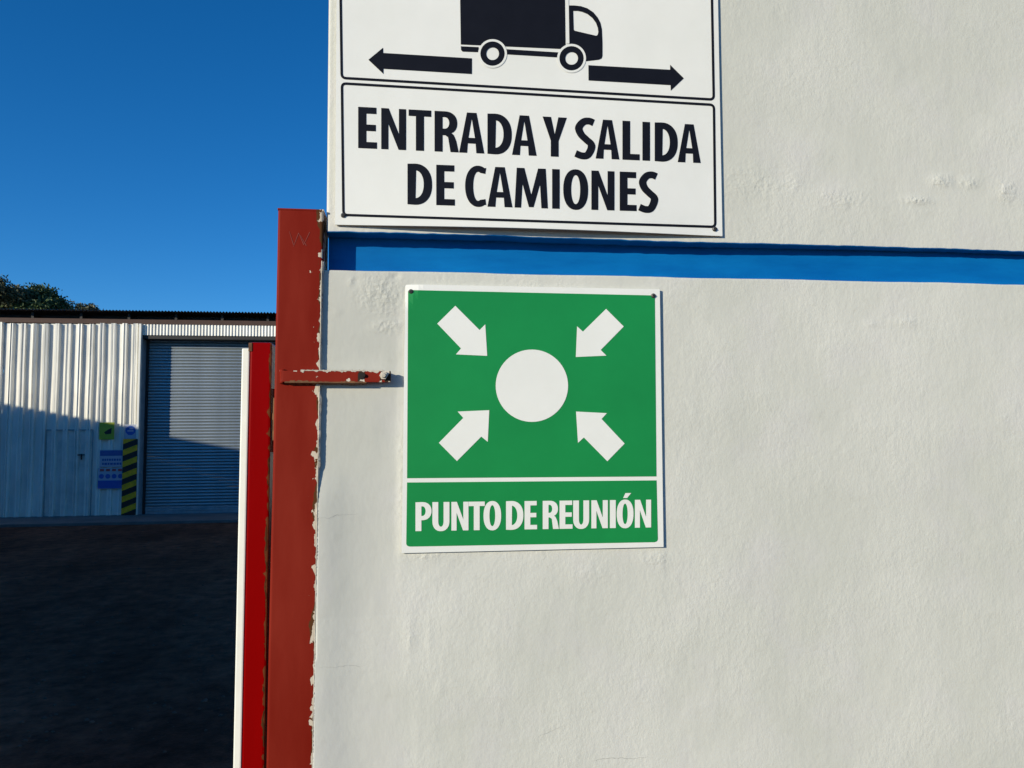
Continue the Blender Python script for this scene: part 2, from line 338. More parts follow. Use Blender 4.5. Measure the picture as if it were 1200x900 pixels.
def plaster_sheet(name, xs, zlo, zhi, nz_list, left_x, top_fold, bottom_fold, parent, r_left=0.004):
    """front skin of plaster; rim rows fold back into the groove, first columns fold round the wall end"""
    r = 0.0026
    S = nz_list                                            # 0..1 from bottom to top
    Xg, Sg = np.meshgrid(xs, S, indexing='ij')
    lo = zlo(Xg) if callable(zlo) else zlo + 0*Xg
    hi = zhi(Xg) if callable(zhi) else zhi + 0*Xg
    Zg = lo + (hi-lo)*Sg
    h, sm, cm = wall_fields(Xg, Zg)
    Yg = -h
    def roundoff(d, r=r):
        if r <= 0: return 0*d
        d = np.clip(d, 0, r); return r-np.sqrt(np.maximum(0, r*r-(r-d)**2))
    if top_fold: Yg = Yg + roundoff(hi-Zg)
    if bottom_fold: Yg = Yg + roundoff(Zg-lo)
    Yg = Yg + roundoff(Xg-left_x, r_left)
    P = np.stack([Xg, Yg, Zg], -1); A = np.stack([sm, cm], -1)
    # fold columns / rows
    c0 = P[:1].copy(); c0[..., 1] = 0.2; P = np.concatenate([c0, P], 0); A = np.concatenate([A[:1], A], 0)
    if top_fold:
        c = P[:, -1:].copy(); c[..., 1] = np.maximum(c[..., 1], GROOVE+0.012); P = np.concatenate([P, c], 1); A = np.concatenate([A, A[:, -1:]], 1)
    if bottom_fold:
        c = P[:, :1].copy(); c[..., 1] = np.maximum(c[..., 1], GROOVE+0.012); P = np.concatenate([c, P], 1); A = np.concatenate([A[:, :1], A], 1)
    nx, nz = P.shape[:2]
    P = P.reshape(-1, 3) - np.array([WX, 0, 0]); A = A.reshape(-1, 2)
    i, j = np.meshgrid(np.arange(nx-1), np.arange(nz-1), indexing='ij'); a = (i*nz+j).ravel()
    Q = np.stack([a, a+nz, a+nz+1, a+1], -1)
    me = bpy.data.meshes.new(name); me.vertices.add(len(P)); me.vertices.foreach_set('co', P.ravel())
    me.loops.add(Q.size); me.loops.foreach_set('vertex_index', Q.ravel().astype(np.int32))
    me.polygons.add(len(Q)); me.polygons.foreach_set('loop_start', (np.arange(len(Q))*4).astype(np.int32)); me.polygons.foreach_set('loop_total', np.full(len(Q), 4, np.int32))
    me.polygons.foreach_set('use_smooth', np.ones(len(Q), bool)); me.update(); me.validate()
    for k, nm in enumerate(('smoothed', 'crumble')):
        at = me.attributes.new(nm, 'FLOAT', 'POINT'); at.data.foreach_set('value', A[:, k].astype(np.float32).copy())
    me.materials.append(MT['plaster'])
    if bottom_fold:
        me.materials.append(MT['blue']); me.polygons.foreach_set('material_index', (j.ravel() < 4).astype(np.int32))
    o = bpy.data.objects.new(name, me); COL.objects.link(o); o.parent = parent; return o

WXR = 5.0; WTOP = 3.2
def xs_from(xl): return np.concatenate([xl + np.array([0, 0.0006, 0.0014, 0.0026, 0.004]), np.arange(xl+0.0065, 1.14, 0.003), np.geomspace(1.15, WXR, 60)])
lowS = np.concatenate([np.linspace(0, 1.0/Z_LT, 30)[:-1], np.arange(1.0, Z_LT-0.006, 0.003)/Z_LT, 1-np.array([0.005, 0.0035, 0.002, 0.001, 0.0003, 0])/Z_LT])
plaster_sheet('plaster', xs_from(XL_low), 0.0, low_top, lowS, XL_low, True, False, wall, 0.0)
UH = WTOP-1.915
upS = np.concatenate([np.array([0, 0.0003, 0.001, 0.002, 0.0035, 0.005])/UH, np.arange(0.008, 0.55, 0.003)/UH, np.linspace(0.56/UH, 1, 40)])
plaster_sheet('plaster', xs_from(XL_up), up_bot, WTOP, upS, XL_up, False, True, wall)
# recessed stripe and the masonry core behind everything
gxs = np.concatenate([[XL_up+0.0008], np.arange(XL_up+0.01, 1.14, 0.01), np.geomspace(1.15, WXR-0.003, 30)])
gzs = np.linspace(Z_LT-0.035, 1.945, 16)
Xg, Zg = np.meshgrid(gxs, gzs, indexing='ij'); Yg = GROOVE - 0.012*sstep(0.2, 1.1, Xg) + 0.0012*(fbm(Xg*40, Zg*40, 3)-0.5)
V = np.stack([Xg-WX, Yg, Zg], -1).reshape(-1, 3); nz = len(gzs)
mesh_obj('blue_stripe', V, [(i*nz+j, (i+1)*nz+j, (i+1)*nz+j+1, i*nz+j+1) for i in range(len(gxs)-1) for j in range(nz-1)], 'blue', wall, smooth=True)
box('masonry', (XL_up+0.004-WX, WXR-0.004-WX, 0.05, 0.198, 0.0, WTOP-0.004), 'render', wall)
box('coping', (XL_up-0.02-WX, WXR+0.02-WX, -0.03, 0.23, WTOP+0.001, WTOP+0.06), 'concrete', wall, c=0.006)
# ragged mortar squeezed between post and wall
zs = np.arange(1.0, zr[0]+0.012, 0.0016); xm = np.interp(zs, [onY(367, 900)[2], onY(379, 247)[2]], [onY(367, 900)[0], onY(379, 247)[0]])
wd = 0.0008+0.0030*np.clip(fbm(zs*55, zs*0+3.3, 4)*2.4-0.75, 0, 1)
lf = 0.0006+0.0008*fbm(zs*240, zs*0+5.1, 2)+0.0062*np.clip(fbm(zs*26+4, zs*0+8.2, 2)*2.6-1.35, 0, 1)*np.clip(fbm(zs*190, zs*0+6.6, 3)*3-0.7, 0, 1.3)
V = []; F = []
for k, z in enumerate(zs):
    x = xm[k]; a = 0.0006*(random.random()-0.5)
    V += [(x-lf[k]-WX, -0.0064, z), (x-0.0002-WX, -0.0070-a, z), (x+wd[k]*0.7-WX, -0.0058-a, z), (x+wd[k]-WX, 0.004, z)]
    if k: o = 4*k; F += [(o-4, o-3, o+1, o), (o-3, o-2, o+2, o+1), (o-2, o-1, o+3, o+2)]
mesh_obj('mortar_joint', V, F, 'mortar', wall)
def crack(pts, wdt):
    V = []; F = []; dens = []
    for (a, b) in zip(pts[:-1], pts[1:]):
        for t in np.linspace(0, 1, 8, endpoint=False): dens.append((a[0]+(b[0]-a[0])*t, a[1]+(b[1]-a[1])*t+random.uniform(-0.5, 0.5)))
    dens.append(pts[-1])
    for k, (px, py) in enumerate(dens):
        x, z = P0(px, py); e = wdt*(0.3+0.7*sin(pi*min(1, (k+0.3)/len(dens))))*random.uniform(0.5, 1.2)/2
        hh = float(wall_fields(np.array([[x]]), np.array([[z]]))[0][0, 0])
        V += [(x-WX, -hh-0.0003, z-e), (x-WX, -hh-0.0003, z+e)]
        if k: F.append((2*k-2, 2*k, 2*k+1, 2*k-1))
    mesh_obj('crack', V, F, 'crack', wall)
crack([(374, 606), (386, 607), (394, 603), (404, 603), (420, 602)], 0.0007)
crack([(375, 780), (392, 781), (408, 779), (424, 781)], 0.0006)
crack([(694, 892), (706, 889), (722, 888), (742, 889), (760, 887)], 0.0012)
crack([(630, 863), (645, 857), (660, 850)], 0.0006)

# ================================================================== LETTERS
def arc(cx, cy, rx, ry, a0, a1, n=14, e=2.0):
    out = []
    for k in range(n+1):
        t = radians(a0+(a1-a0)*k/n); c, s = cos(t), sin(t)
        out.append((cx+rx*math.copysign(abs(c)**(2/e), c), cy+ry*math.copysign(abs(s)**(2/e), s)))
    return out
def stroke(pts, th, n=10):
    """thick smooth line through pts (Catmull-Rom), th = thickness or list"""
    P = [pts[0]]+list(pts)+[pts[-1]]; L = []
    for i in range(1, len(P)-2):
        p0, p1, p2, p3 = P[i-1], P[i], P[i+1], P[i+2]
        for k in range(n):
            t = k/n
            L.append(tuple(0.5*(2*p1[q]+(-p0[q]+p2[q])*t+(2*p0[q]-5*p1[q]+4*p2[q]-p3[q])*t*t+(-p0[q]+3*p1[q]-3*p2[q]+p3[q])*t**3) for q in (0, 1)))
    L.append(pts[-1]); A = []; B = []
    for i, p in enumerate(L):
        a = L[max(0, i-1)]; b = L[min(len(L)-1, i+1)]; dx, dy = b[0]-a[0], b[1]-a[1]; d = sqrt(dx*dx+dy*dy) or 1
        # anisotropic: horizontal runs a little thinner
        t = th*(0.5-0.06*abs(dx/d)); A.append((p[0]-dy/d*t, p[1]+dx/d*t)); B.append((p[0]+dy/d*t, p[1]-dx/d*t))
    return A+B[::-1]
def glyph(ch, w, s):
    """outlines in a box w wide, 1 high; s = stem width, h = bar height"""
    h = 0.155
    if ch == 'I': return [[(0, 0), (w, 0), (w, 1), (0, 1)]]
    if ch == 'L': return [[(0, 0), (w, 0), (w, h), (s, h), (s, 1), (0, 1)]]
    if ch == 'E': return [[(0, 0), (w, 0), (w, h), (s, h), (s, .425), (w*.94, .425), (w*.94, .425+h), (s, .425+h), (s, 1-h), (w*.97, 1-h), (w*.97, 1), (0, 1)]]
    if ch == 'T': c = w/2; return [[(c-s/2, 0), (c+s/2, 0), (c+s/2, 1-h), (w, 1-h), (w, 1), (0, 1), (0, 1-h), (c-s/2, 1-h)]]
    if ch == 'N': k = s*.88; return [[(0, 0), (k, 0), (k, .62), (w-k*1.05, 0), (w, 0), (w, 1), (w-k, 1), (w-k, .38), (k*1.05, 1), (0, 1)]]
    if ch == 'M':
        k = s*.82; c = w/2
        return [[(0, 0), (k, 0), (k*1.22, .60), (c-k*.36, 0.02), (c+k*.36, 0.02), (w-k*1.22, .60), (w-k, 0), (w, 0), (w*.935, 1), (w*.935-k*1.18, 1), (c, .33), (w*.065+k*1.18, 1), (w*.065, 1)]]
    if ch == 'A':
        k = s*1.02; o = [(0, 0), (k*.98, 0), (w*.5-w*.155, .235), (w*.5+w*.155, .235), (w-k*.98, 0), (w, 0), (w*.69, 1), (w*.31, 1)]
        return [o, [(w*.5-w*.128, .375), (w*.5+w*.128, .375), (w*.5, .86)]]
    if ch == 'Y': c = w/2; k = s*1.08; return [[(c-s/2, 0), (c+s/2, 0), (c+s/2, .40), (w, 1), (w-k, 1), (c, .56), (k, 1), (0, 1), (c-s/2, .40)]]
    if ch == 'O': return [arc(w/2, .5, w/2, .515, 0, 360, 40, 2.25)[:-1], arc(w/2, .5, w/2-s*1.02, .515-h*.95, 0, 360, 40, 2.1)[:-1]]
    if ch == 'D':
        return [[(0, 0)]+arc(w*.30, .5, w*.70, .508, -90, 90, 26, 2.25)+[(0, 1)], [(s, 1-h)]+arc(w*.30, .5, w*.70-s*1.04, .5-h, 90, -90, 26, 2.15)+[(s, h)]]
    if ch == 'P':
        return [[(0, 0), (s, 0), (s, .375)]+arc(w*.42, .69, w*.58, .315, -90, 90, 20, 2.2)+[(0, 1)], [(s, 1-h*.95)]+arc(w*.42, .69, w*.58-s, .315-h*.95, 90, -90, 16, 2.1)+[(s, .375+h*.95)]]
    if ch == 'R':
        return [[(0, 0), (s, 0), (s, .41), (w*.44, .41), (w*.56, .36), (w-s*1.02, 0), (w, 0), (w*.90, .28), (w*.80, .42), (w*.70, .475)]+arc(w*.44, .715, w*.50, .285, -52, 90, 18, 2.2)+[(0, 1)],
                [(s, 1-h*.92)]+arc(w*.42, .715, w*.52-s, .285-h*.92, 90, -90, 16, 2.1)+[(s, .43+h*.92)]]
    if ch == 'U': r = w/2; return [[(0, 1), (0, .32)]+arc(r, .33, r, .345, 180, 360, 22, 2.2)+[(w, 1), (w-s, 1), (w-s, .33)]+arc(r, .33, r-s, .345-h, 360, 180, 18, 2.1)+[(s, 1)]]
    if ch == 'C':
        o = arc(w*.62, .5, w*.62, .515, 62, 298, 28, 2.15); i = arc(w*.62, .5, w*.62-s*1.02, .515-h*.98, 292, 68, 24, 2.1)
        return [[(w, .965), ]+o+[(w, .035), (w*.965, .185)]+i+[(w*.955, .815)]]
    if ch == 'S':
        a = s*.5
        return [stroke([(w*.93, .905), (w*.70, .945), (w*.42, .915), (a*1.0, .765), (w*.30, .60), (w*.55, .475), (w*.80, .36), (w-a*1.0, .235), (w*.62, .075), (w*.34, .052), (w*.03, .105)], s*1.0, 8)]
    return []
def fill(outlines, fn, out):
    """tessellate outlines (with holes) through fn -> 3D points, append to out=(V,F)"""
    pts = [[Vector((p[0], p[1], 0)) for p in o] for o in outlines]
    tris = tessellate_polygon(pts); flat = [p for o in outlines for p in o]; base = len(out[0])
    out[0].extend(fn(*p) for p in flat)
    for t in tris:
        a, b, c = (flat[i] for i in t)
        if (b[0]-a[0])*(c[1]-a[1])-(b[1]-a[1])*(c[0]-a[0]) < 0: t = (t[0], t[2], t[1])
        out[1].append(tuple(base+i for i in t))
def facing(o):
    """make all faces look towards the street (-y)"""
    for p in o.data.polygons:
        if p.normal.y > 0: p.flip()
    o.data.update()
def flatpart(name, polys, fn, m, parent):
    """polys = list of outline lists in picture units, surface fn(px,py)"""
    out = ([], [])
    for p in polys: fill([[(x, -y) for x, y in o] for o in p], lambda x, y: fn(x, -y), out)
    o = mesh_obj(name, out[0], out[1], m, parent); facing(o); return o
def textpart(name, letters, top, bot, fn, m, parent, stem):
    """letters: (char, x0, x1); top, bot: lines y(x) of the text"""
    out = ([], [])
    for ch, x0, x1 in letters:
        hpx = bot(x0)-top(x0); base = 'O' if ch == 'Ó' else ch
        def f(u, v, x0=x0): x = x0+u*hpx; return fn(x, bot(x)+(top(x)-bot(x))*v)
        ol = glyph(base, (x1-x0)/hpx, stem)
        if base in ('A', 'O', 'D', 'P', 'R'): fill(ol, f, out)
        else: fill(ol, f, out)
        if ch == 'Ó':
            ww = (x1-x0)/hpx; fill([[(ww*.38, 1.07), (ww*.62, 1.07), (ww*.86, 1.245), (ww*.52, 1.245)]], f, out)
    o = mesh_obj(name, out[0], out[1], m, parent); facing(o); return o
def lin(xa, ya, xb, yb): return lambda x: ya+(yb-ya)*(x-xa)/(xb-xa)
def sheet_panel(name, quad, surf, m, parent, nx=28, nz=28, th=0.0025, org=(0, 0, 0)):
    """thin sheet over quad TL,TR,BR,BL (x,z), front face at y = surf(x,z)"""
    q = [np.array(p, float) for p in quad]; V = []; F = []
    for lay in (0, 1):
        for i in range(nx+1):
            for j in range(nz+1):
                u, v = i/nx, j/nz; p = (q[0]*(1-u)+q[1]*u)*(1-v)+(q[3]*(1-u)+q[2]*u)*v
                V.append((p[0]-org[0], surf(p[0], p[1])+lay*th-org[1], p[1]-org[2]))
    L = (nx+1)*(nz+1); I = lambda l, i, j: l*L+i*(nz+1)+j
    for i in range(nx):
        for j in range(nz):
            F.append((I(0, i, j), I(0, i, j+1), I(0, i+1, j+1), I(0, i+1, j))); F.append((I(1, i, j), I(1, i+1, j), I(1, i+1, j+1), I(1, i, j+1)))
    for i in range(nx):
        F.append((I(0, i, 0), I(0, i+1, 0), I(1, i+1, 0), I(1, i, 0))); F.append((I(0, i+1, nz), I(0, i, nz), I(1, i, nz), I(1, i+1, nz)))
    for j in range(nz):
        F.append((I(0, 0, j+1), I(0, 0, j), I(1, 0, j), I(1, 0, j+1))); F.append((I(0, nx, j), I(0, nx, j+1), I(1, nx, j+1), I(1, nx, j)))
    return mesh_obj(name, V, F, m, parent)
def surf_fn(surf, lift, org):
    def fn(px, py):
        y = -0.006
        for _ in range(5):
            p = onY(px, py, y); y = surf(p[0], p[2])-lift
        return (p[0]-org[0], y-org[1], p[2]-org[2])
    return fn
def screw(parent, p, r=0.0042):
    V, F = merge(cyl_data((p[0], p[1]+0.003, p[2]), (0, -1, 0), r, 0.0042, 14, r*0.86), cyl_data((p[0], p[1]-0.0011, p[2]), (0, -1, 0), r*0.84, 0.0012, 14, r*0.45))
    o = mesh_obj('screw', V, F, 'screw', parent)
    V2, F2 = box_data(p[0]-r*.62, p[0]+r*.62, p[1]-0.0029, p[1]-0.0022, p[2]-r*.13, p[2]+r*.13)
    c = mesh_obj('slot', V2, F2, 'dark', o)
    return o

# ================================================================== UPPER SIGN (trucks in and out)
sgx0, sgx1, sgz0, sgz1 = onY(392.6, 263, -0.005)[0], onY(846.6, 276.3, -0.005)[0], onY(392.6, 263.2, -0.005)[2], 2.53
def surfU(x, z):
    u = (x-sgx0)/(sgx1-sgx0); h = z-sgz0
    return -0.0050 - 0.0125*max(0, sin(pi*min(1, max(0, u))))**1.2*max(0, 1-h/0.30)**1.6
OU = ((sgx0+sgx1)/2, 0.0, sgz0)
usign = empty('truck_sign', OU)
tag(usign, 'white sign with black truck pictogram and ENTRADA Y SALIDA DE CAMIONES lettering', 'sign')
tl, tr_ = onY(394.2, 0, -0.0065), onY(841.8, 0, -0.0065)
kx = (2.53-sgz0)/(tl[2]-sgz0); kx2 = (2.53-sgz0)/(tr_[2]-sgz0)
quadU = [(sgx0+(tl[0]-sgx0)*kx, 2.53), (sgx1+(tr_[0]-sgx1)*kx2, 2.53), (sgx1, onY(846.6, 276.3, -0.0065)[2]), (sgx0, sgz0)]
sheet_panel('panel', quadU, surfU, 'sign_white', usign, 40, 40, 0.003, OU)
fU = surf_fn(surfU, 0.0005, OU); fU2 = surf_fn(surfU, 0.0008, OU)
def border(name, pts, wpx, fn, m, parent, rad=5):
    """closed rounded frame drawn along pts (picture units)"""
    c = []
    n = len(pts)
    for i in range(n):
        a, b, d = np.array(pts[i-1], float), np.array(pts[i], float), np.array(pts[(i+1) % n], float)
        ua = (a-b)/np.linalg.norm(a-b); ud = (d-b)/np.linalg.norm(d-b)
        p, q = b+ua*rad, b+ud*rad
        for k in range(6):
            t = k/5; c.append((1-t)**2*p+2*t*(1-t)*b+t*t*q)
        e = d-ud*0-(d-b)/np.linalg.norm(d-b)*rad; L = np.linalg.norm(e-q); m_ = int(L//12)
        for k in range(1, m_): c.append(q+(e-q)*k/m_)
    V = []; F = []; n = len(c)
    for i in range(n):
        t = c[(i+1) % n]-c[i-1]; t /= np.linalg.norm(t); nn = np.array([-t[1], t[0]])*wpx/2
        V.append(fn(*(c[i]+nn))); V.append(fn(*(c[i]-nn)))
    for i in range(n): j = (i+1) % n; F.append((2*i, 2*j, 2*j+1, 2*i+1))
    o = mesh_obj(name, V, F, m, parent); facing(o); return o
border('border', [(398.0, -85), (833.2, -62), (836.4, 116.6), (400.4, 91.2)], 2.9, fU, 'sign_black', usign)
border('border', [(400.6, 97.6), (836.6, 122.8), (838.2, 265.8), (402.4, 251.8)], 2.9, fU, 'sign_black', usign)
def z(ox, oy, sc, pts): return [(ox+x/sc, oy+y/sc) for x, y in pts]
flatpart('arrow', [[z(400, 0, 6, [(190, 420), (293, 335), (294, 372), (918, 410), (918, 520), (296, 483), (296, 520)])]], fU, 'sign_black', usign)
flatpart('arrow', [[z(670, 0, 6, [(117, 458), (692, 490), (692, 455), (788, 550), (696, 637), (695, 598), (118, 565)])]], fU, 'sign_black', usign)
def circ(cx, cy, r, n=36): return [(cx+r*cos(2*pi*k/n), cy+r*sin(2*pi*k/n)) for k in range(n)]
truck = flatpart('truck_body', [[z(530, 0, 6, [(50, -330), (788, -300), (797, 345), (60, 312)])]], fU, 'sign_black', usign)
flatpart('chassis', [[z(530, 0, 6, [(60, 325), (185, 331), (185, 366), (72, 362), (62, 352)])], [z(530, 0, 6, [(372, 345), (748, 368), (742, 403), (374, 381)])]], fU, 'sign_black', usign)
W1, W2 = (577.2, 62.8), (669.8, 68.3)
def cab():
    o = [(815, 38), (860, 38), (905, 43), (950, 58), (992, 86), (1022, 122), (1042, 160), (1052, 205), (1056, 300), (1056, 392), (1050, 410), (1032, 419), (935, 414)]
    a = z(530, 0, 6, o)
    for k in range(9):   # wheel arch
        t = radians(12-k*11.5); a.append((W2[0]+16.4*cos(t), W2[1]+16.4*sin(t)))
    a.append((530+822/6, 312/6.))
    win = z(530, 0, 6, [(850, 76), (880, 76), (912, 82), (950, 98), (985, 126), (1010, 160), (1023, 195), (1027, 225), (1022, 245), (1012, 251), (862, 216), (854, 208)])
    return [a, win]
flatpart('cab', [cab()], fU, 'sign_black', usign)
for c in (W1, W2):
    o = flatpart('wheel', [[circ(*c, 14.3), circ(*c, 7.5)[::-1]]], fU2, 'sign_black', usign)
    flatpart('wheel_gap', [[circ(*c, 16.9), circ(*c, 14.3)[::-1]]], fU2, 'sign_white', o)
flatpart('cab_gap', [[[(662.9, -52), (665.6, -52), (667.2, 51), (663.4, 51)]]], fU2, 'sign_white', usign)
textpart('lettering', [('E', 419.7, 441.7), ('N', 446.7, 475.8), ('T', 478.8, 505.3), ('R', 509.2, 537.5), ('A', 538, 567.5), ('D', 571.2, 599.7), ('A', 600, 628.8), ('Y', 635.8, 664.2),
                       ('S', 673.8, 697.2), ('A', 698, 725.8), ('L', 729.4, 749.6), ('I', 752.8, 761.7), ('D', 767.2, 794.2), ('A', 794.2, 821.2)],
         lin(430, 125.6, 808, 145.5), lin(430, 173.8, 815, 190.7), fU, 'sign_black', usign, 0.198)
textpart('lettering', [('D', 477.5, 506.3), ('E', 511.2, 533), ('C', 545, 569.7), ('A', 571.2, 600.5), ('M', 603, 642), ('I', 647, 655.8), ('O', 660, 689.2), ('N', 693, 720), ('E', 726.2, 746), ('S', 748.7, 770.8)],
         lin(485, 192, 735, 201.3), lin(490, 239.6, 735, 247), fU, 'sign_black', usign, 0.198)
screw(usign, fU(402.3, 252.3), 0.0042); screw(usign, fU(837.4, 268.4), 0.0044)

# ================================================================== GREEN SIGN (meeting point)
gTL, gTR, gBR, gBL = (onY(*p, -0.005) for p in ((475, 333), (773.2, 339), (777.6, 641), (470.5, 648.3)))
def surfG(x, zz):
    u = (x-gTL[0])/(gTR[0]-gTL[0]); v = (gTL[2]-zz)/0.405
    d = max(0.0, 0.062-(u*1.0+v*0.62))                       # corner pulled in by its screw
    return -0.0044 - 0.0006*u*u - 0.0010*sin(pi*min(1, max(0, v)))*sin(pi*min(1, max(0, u))) + 0.07*d
OG = ((gTL[0]+gTR[0])/2, 0.0, gBL[2])
gsign = empty('meeting_point_sign', OG)
tag(gsign, 'green square sign with white circle and four arrows reading PUNTO DE REUNIÓN', 'sign')
sheet_panel('panel', [(p[0], p[2]) for p in (gTL, gTR, gBR, gBL)], surfG, 'sign_white', gsign, 60, 60, 0.0025, OG)
fG = surf_fn(surfG, 0.0004, OG); fG2 = surf_fn(surfG, 0.0009, OG)
def field(name, c, rad_bottom, rad_top, nx=50, nz=40):
    """coloured field over 4 picture corners TL,TR,BR,BL with small round corners"""
    c = [np.array(p, float) for p in c]; hpx = np.linalg.norm(c[3]-c[0]); wpx = np.linalg.norm(c[1]-c[0])
    vs = np.unique(np.concatenate([np.linspace(0, 1, nz), np.linspace(0, rad_top/hpx, 5), 1-np.linspace(0, rad_bottom/hpx, 6)]))
    V = []; F = []
    for v in vs:
        ins = 0.0
        if rad_bottom and (1-v)*hpx < rad_bottom: e = rad_bottom-(1-v)*hpx; ins = rad_bottom-sqrt(max(0, rad_bottom**2-e*e))
        if rad_top and v*hpx < rad_top: e = rad_top-v*hpx; ins = rad_top-sqrt(max(0, rad_top**2-e*e))
        for i in range(nx+1):
            u = ins/wpx+(1-2*ins/wpx)*i/nx; p = (c[0]*(1-u)+c[1]*u)*(1-v)+(c[3]*(1-u)+c[2]*u)*v; V.append(fG(*p))
    for r in range(len(vs)-1):
        for i in range(nx): a = r*(nx+1)+i; F.append((a, a+1, a+nx+2, a+nx+1))
    o = mesh_obj(name, V, F, 'sign_green', gsign); facing(o); return o
field('green_field', [(478.2, 339.8), (767.4, 346.2), (769.3, 558.3), (477.0, 560.4)], 0, 2)
field('green_field', [(477.0, 565.4), (769.4, 562.9), (771.0, 635.3), (476.0, 640.6)], 4, 0)
flatpart('circle', [[circ(623.3, 452.0, 42.4, 64)]], fG2, 'sign_white', gsign)
for pts, ox, oy in (([(477, 250), (690, 463), (740, 413), (757, 690), (482, 677), (527, 625), (318, 407)], 470, 325),
                    ([(677, 277), (832, 432), (630, 638), (680, 688), (411, 700), (422, 430), (474, 477)], 620, 325),
                    ([(332, 592), (547, 373), (497, 317), (775, 305), (762, 583), (705, 537), (491, 752)], 470, 440),
                    ([(413, 317), (684, 331), (637, 382), (840, 598), (688, 754), (482, 545), (430, 592)], 620, 440)):
    flatpart('arrow', [[z(ox, oy, 7.5, pts)]], fG2, 'sign_white', gsign)
textpart('lettering', [('P', 486.9, 505.7), ('U', 506.7, 526.7), ('N', 529, 549), ('T', 549.2, 568.1), ('O', 566.6, 587.3), ('D', 593, 613.3), ('E', 614.7, 629.4), ('R', 636, 655), ('E', 655.7, 671),
                       ('U', 671.7, 690.4), ('N', 693, 712.3), ('I', 714.7, 721.6), ('Ó', 722.7, 742.4), ('N', 744, 763)],
         lin(490, 588.6, 755, 585.6), lin(495, 622.3, 755, 618.2), fG2, 'sign_white', gsign, 0.205)
screw(gsign, fG(481.6, 341.6), 0.0040); screw(gsign, fG(765.6, 346.6), 0.0042)

# ================================================================== RED GATE POST
YP = -0.0062
pTL, pTR, pBL, pBR = onY(326.6, 245, YP), onY(378.2, 247.5, YP), onY(312.6, 900, YP), onY(367.2, 900, YP)
PX = (pTL[0]+pTR[0])/2; ztop = (pTL[2]+pTR[2])/2
post = empty('gate_post', ((pBL[0]+pBR[0])/2, 0.03, 0))
tag(post, 'brown red square steel gate post with chipped paint at the end of wall', 'post')
hw = 0.0332; lean = (PX-(pBL[0]+pBR[0])/2)/(ztop-pBL[2])
V, F = box_data(-hw, hw, YP, YP+0.075, -0.0, ztop, c=0.0035)
# cut into many rings so the sides are not perfectly straight
import bmesh
bm = bmesh.new()
prof = []
for cx, cy, a0 in ((hw-.0035, YP+.0035, -90), (hw-.0035, YP+.0715, 0), (-hw+.0035, YP+.0715, 90), (-hw+.0035, YP+.0035, 180)):
    for k in range(4): t = radians(a0+30*k); prof.append((cx+.0035*cos(t), cy+.0035*sin(t)))
zsP = np.linspace(0, ztop, 120); V = []; F = []; n = len(prof)
for zz in zsP:
    wob = 0.0010*(vnoise(np.array([zz*7]), np.array([3.3]))[0]-0.5)
    for x, y in prof: V.append((x+lean*(zz-1.13)+wob, y-0.03, zz))
for k in range(len(zsP)-1):
    for i in range(n): F.append((k*n+i, k*n+(i+1) % n, (k+1)*n+(i+1) % n, (k+1)*n+i))
mesh_obj('tube', V, F, 'post', post)
cx = lean*(ztop-1.13)
V, F = box_data(cx-hw-.0006, cx+hw+.0006, YP-.0306, YP+.0756-.03, ztop-.0008, ztop+.0022, c=.0008)
mesh_obj('cap', V, F, 'post', post)
# initials scratched into the paint
def scratch(px):
    V = []; F = []
    for k, (a, b) in enumerate(px):
        p = onY(*a, YP); q = onY(*b, YP); d = q-p; d /= np.linalg.norm(d); nn = np.array([-d[2], 0, d[0]])*0.0004
        for e, s in ((p, .4), (p, -.4), (q, -1), (q, 1)): v = e+nn*s; V.append((v[0]-post.location.x, YP-.0303+.0000-.0002, v[2]))
        F.append((4*k, 4*k+1, 4*k+2, 4*k+3))
    o = mesh_obj('scratch_mark', V, F, 'scratch', post); facing(o)
scratch([((339, 271), (344, 287)), ((344, 289), (350, 273)), ((350, 273), (356, 287)), ((356, 287), (363, 272)), ((352, 276), (359, 288))])

# ------------------------------------------------------------------ flat bar bracket on post and wall
YB = -0.0150
b0, b1 = onY(331, 433.5, YB), onY(458, 448.5, YB)
bar = empty('flat_bar_bracket', ((b0[0]+b1[0])/2, YB+0.003, b1[2]))
tag(bar, 'flat red steel bar with two bolts bracing the post to the wall', 'bracket')
bx = bar.location.x; hh = b0[2]-b1[2]
V, F = box_data(b0[0]-bx, b1[0]-bx, -0.003, 0.003, 0.0008, hh-0.0008, c=0.0009)
mesh_obj('bar', V, F, 'bar', bar)
V = []; F = []
zc = hh/2
for i in range(7):       # weld bead at the left end
    a = []; z0 = -0.001+(hh+0.002)*i/6; r = 0.0042+0.0014*random.random()
    for k in range(8): t = 2*pi*k/8; V.append((b0[0]-bx-0.001+r*0.9*cos(t), 0.0045+r*sin(t), z0))
    if i:
        for k in range(8): F.append(((i-1)*8+k, (i-1)*8+(k+1) % 8, i*8+(k+1) % 8, i*8+k))
F += [tuple(range(7, -1, -1)), tuple(range(48, 56))]
mesh_obj('weld', V, F, 'post', bar, smooth=True)
V = []; F = []; n_ = 90
for k in range(n_+1):
    px_ = 352+98*k/n_; q = onY(px_, 433.6, YB-.003); u_ = q[0]-bx
    dn = 0.0004+0.0042*max(0.0, float(fbm(np.array([px_*.35]), np.array([2.2]), 4)[0])*2.6-1.15); upz = 0.0006+0.0030*max(0.0, float(fbm(np.array([px_*.5+9]), np.array([6.2]), 3)[0])*2.4-1.1)
    V += [(u_, -0.0033, hh-0.0008-dn), (u_, -0.0034, hh+upz*.3), (u_, 0.0075, hh+upz)]
    if k: o_ = 3*k; F += [(o_-3, o_, o_+1, o_-2), (o_-2, o_+1, o_+2, o_-1)]
fl = mesh_obj('paint_flakes', V, F, 'mortar', bar)
V = []; F = []
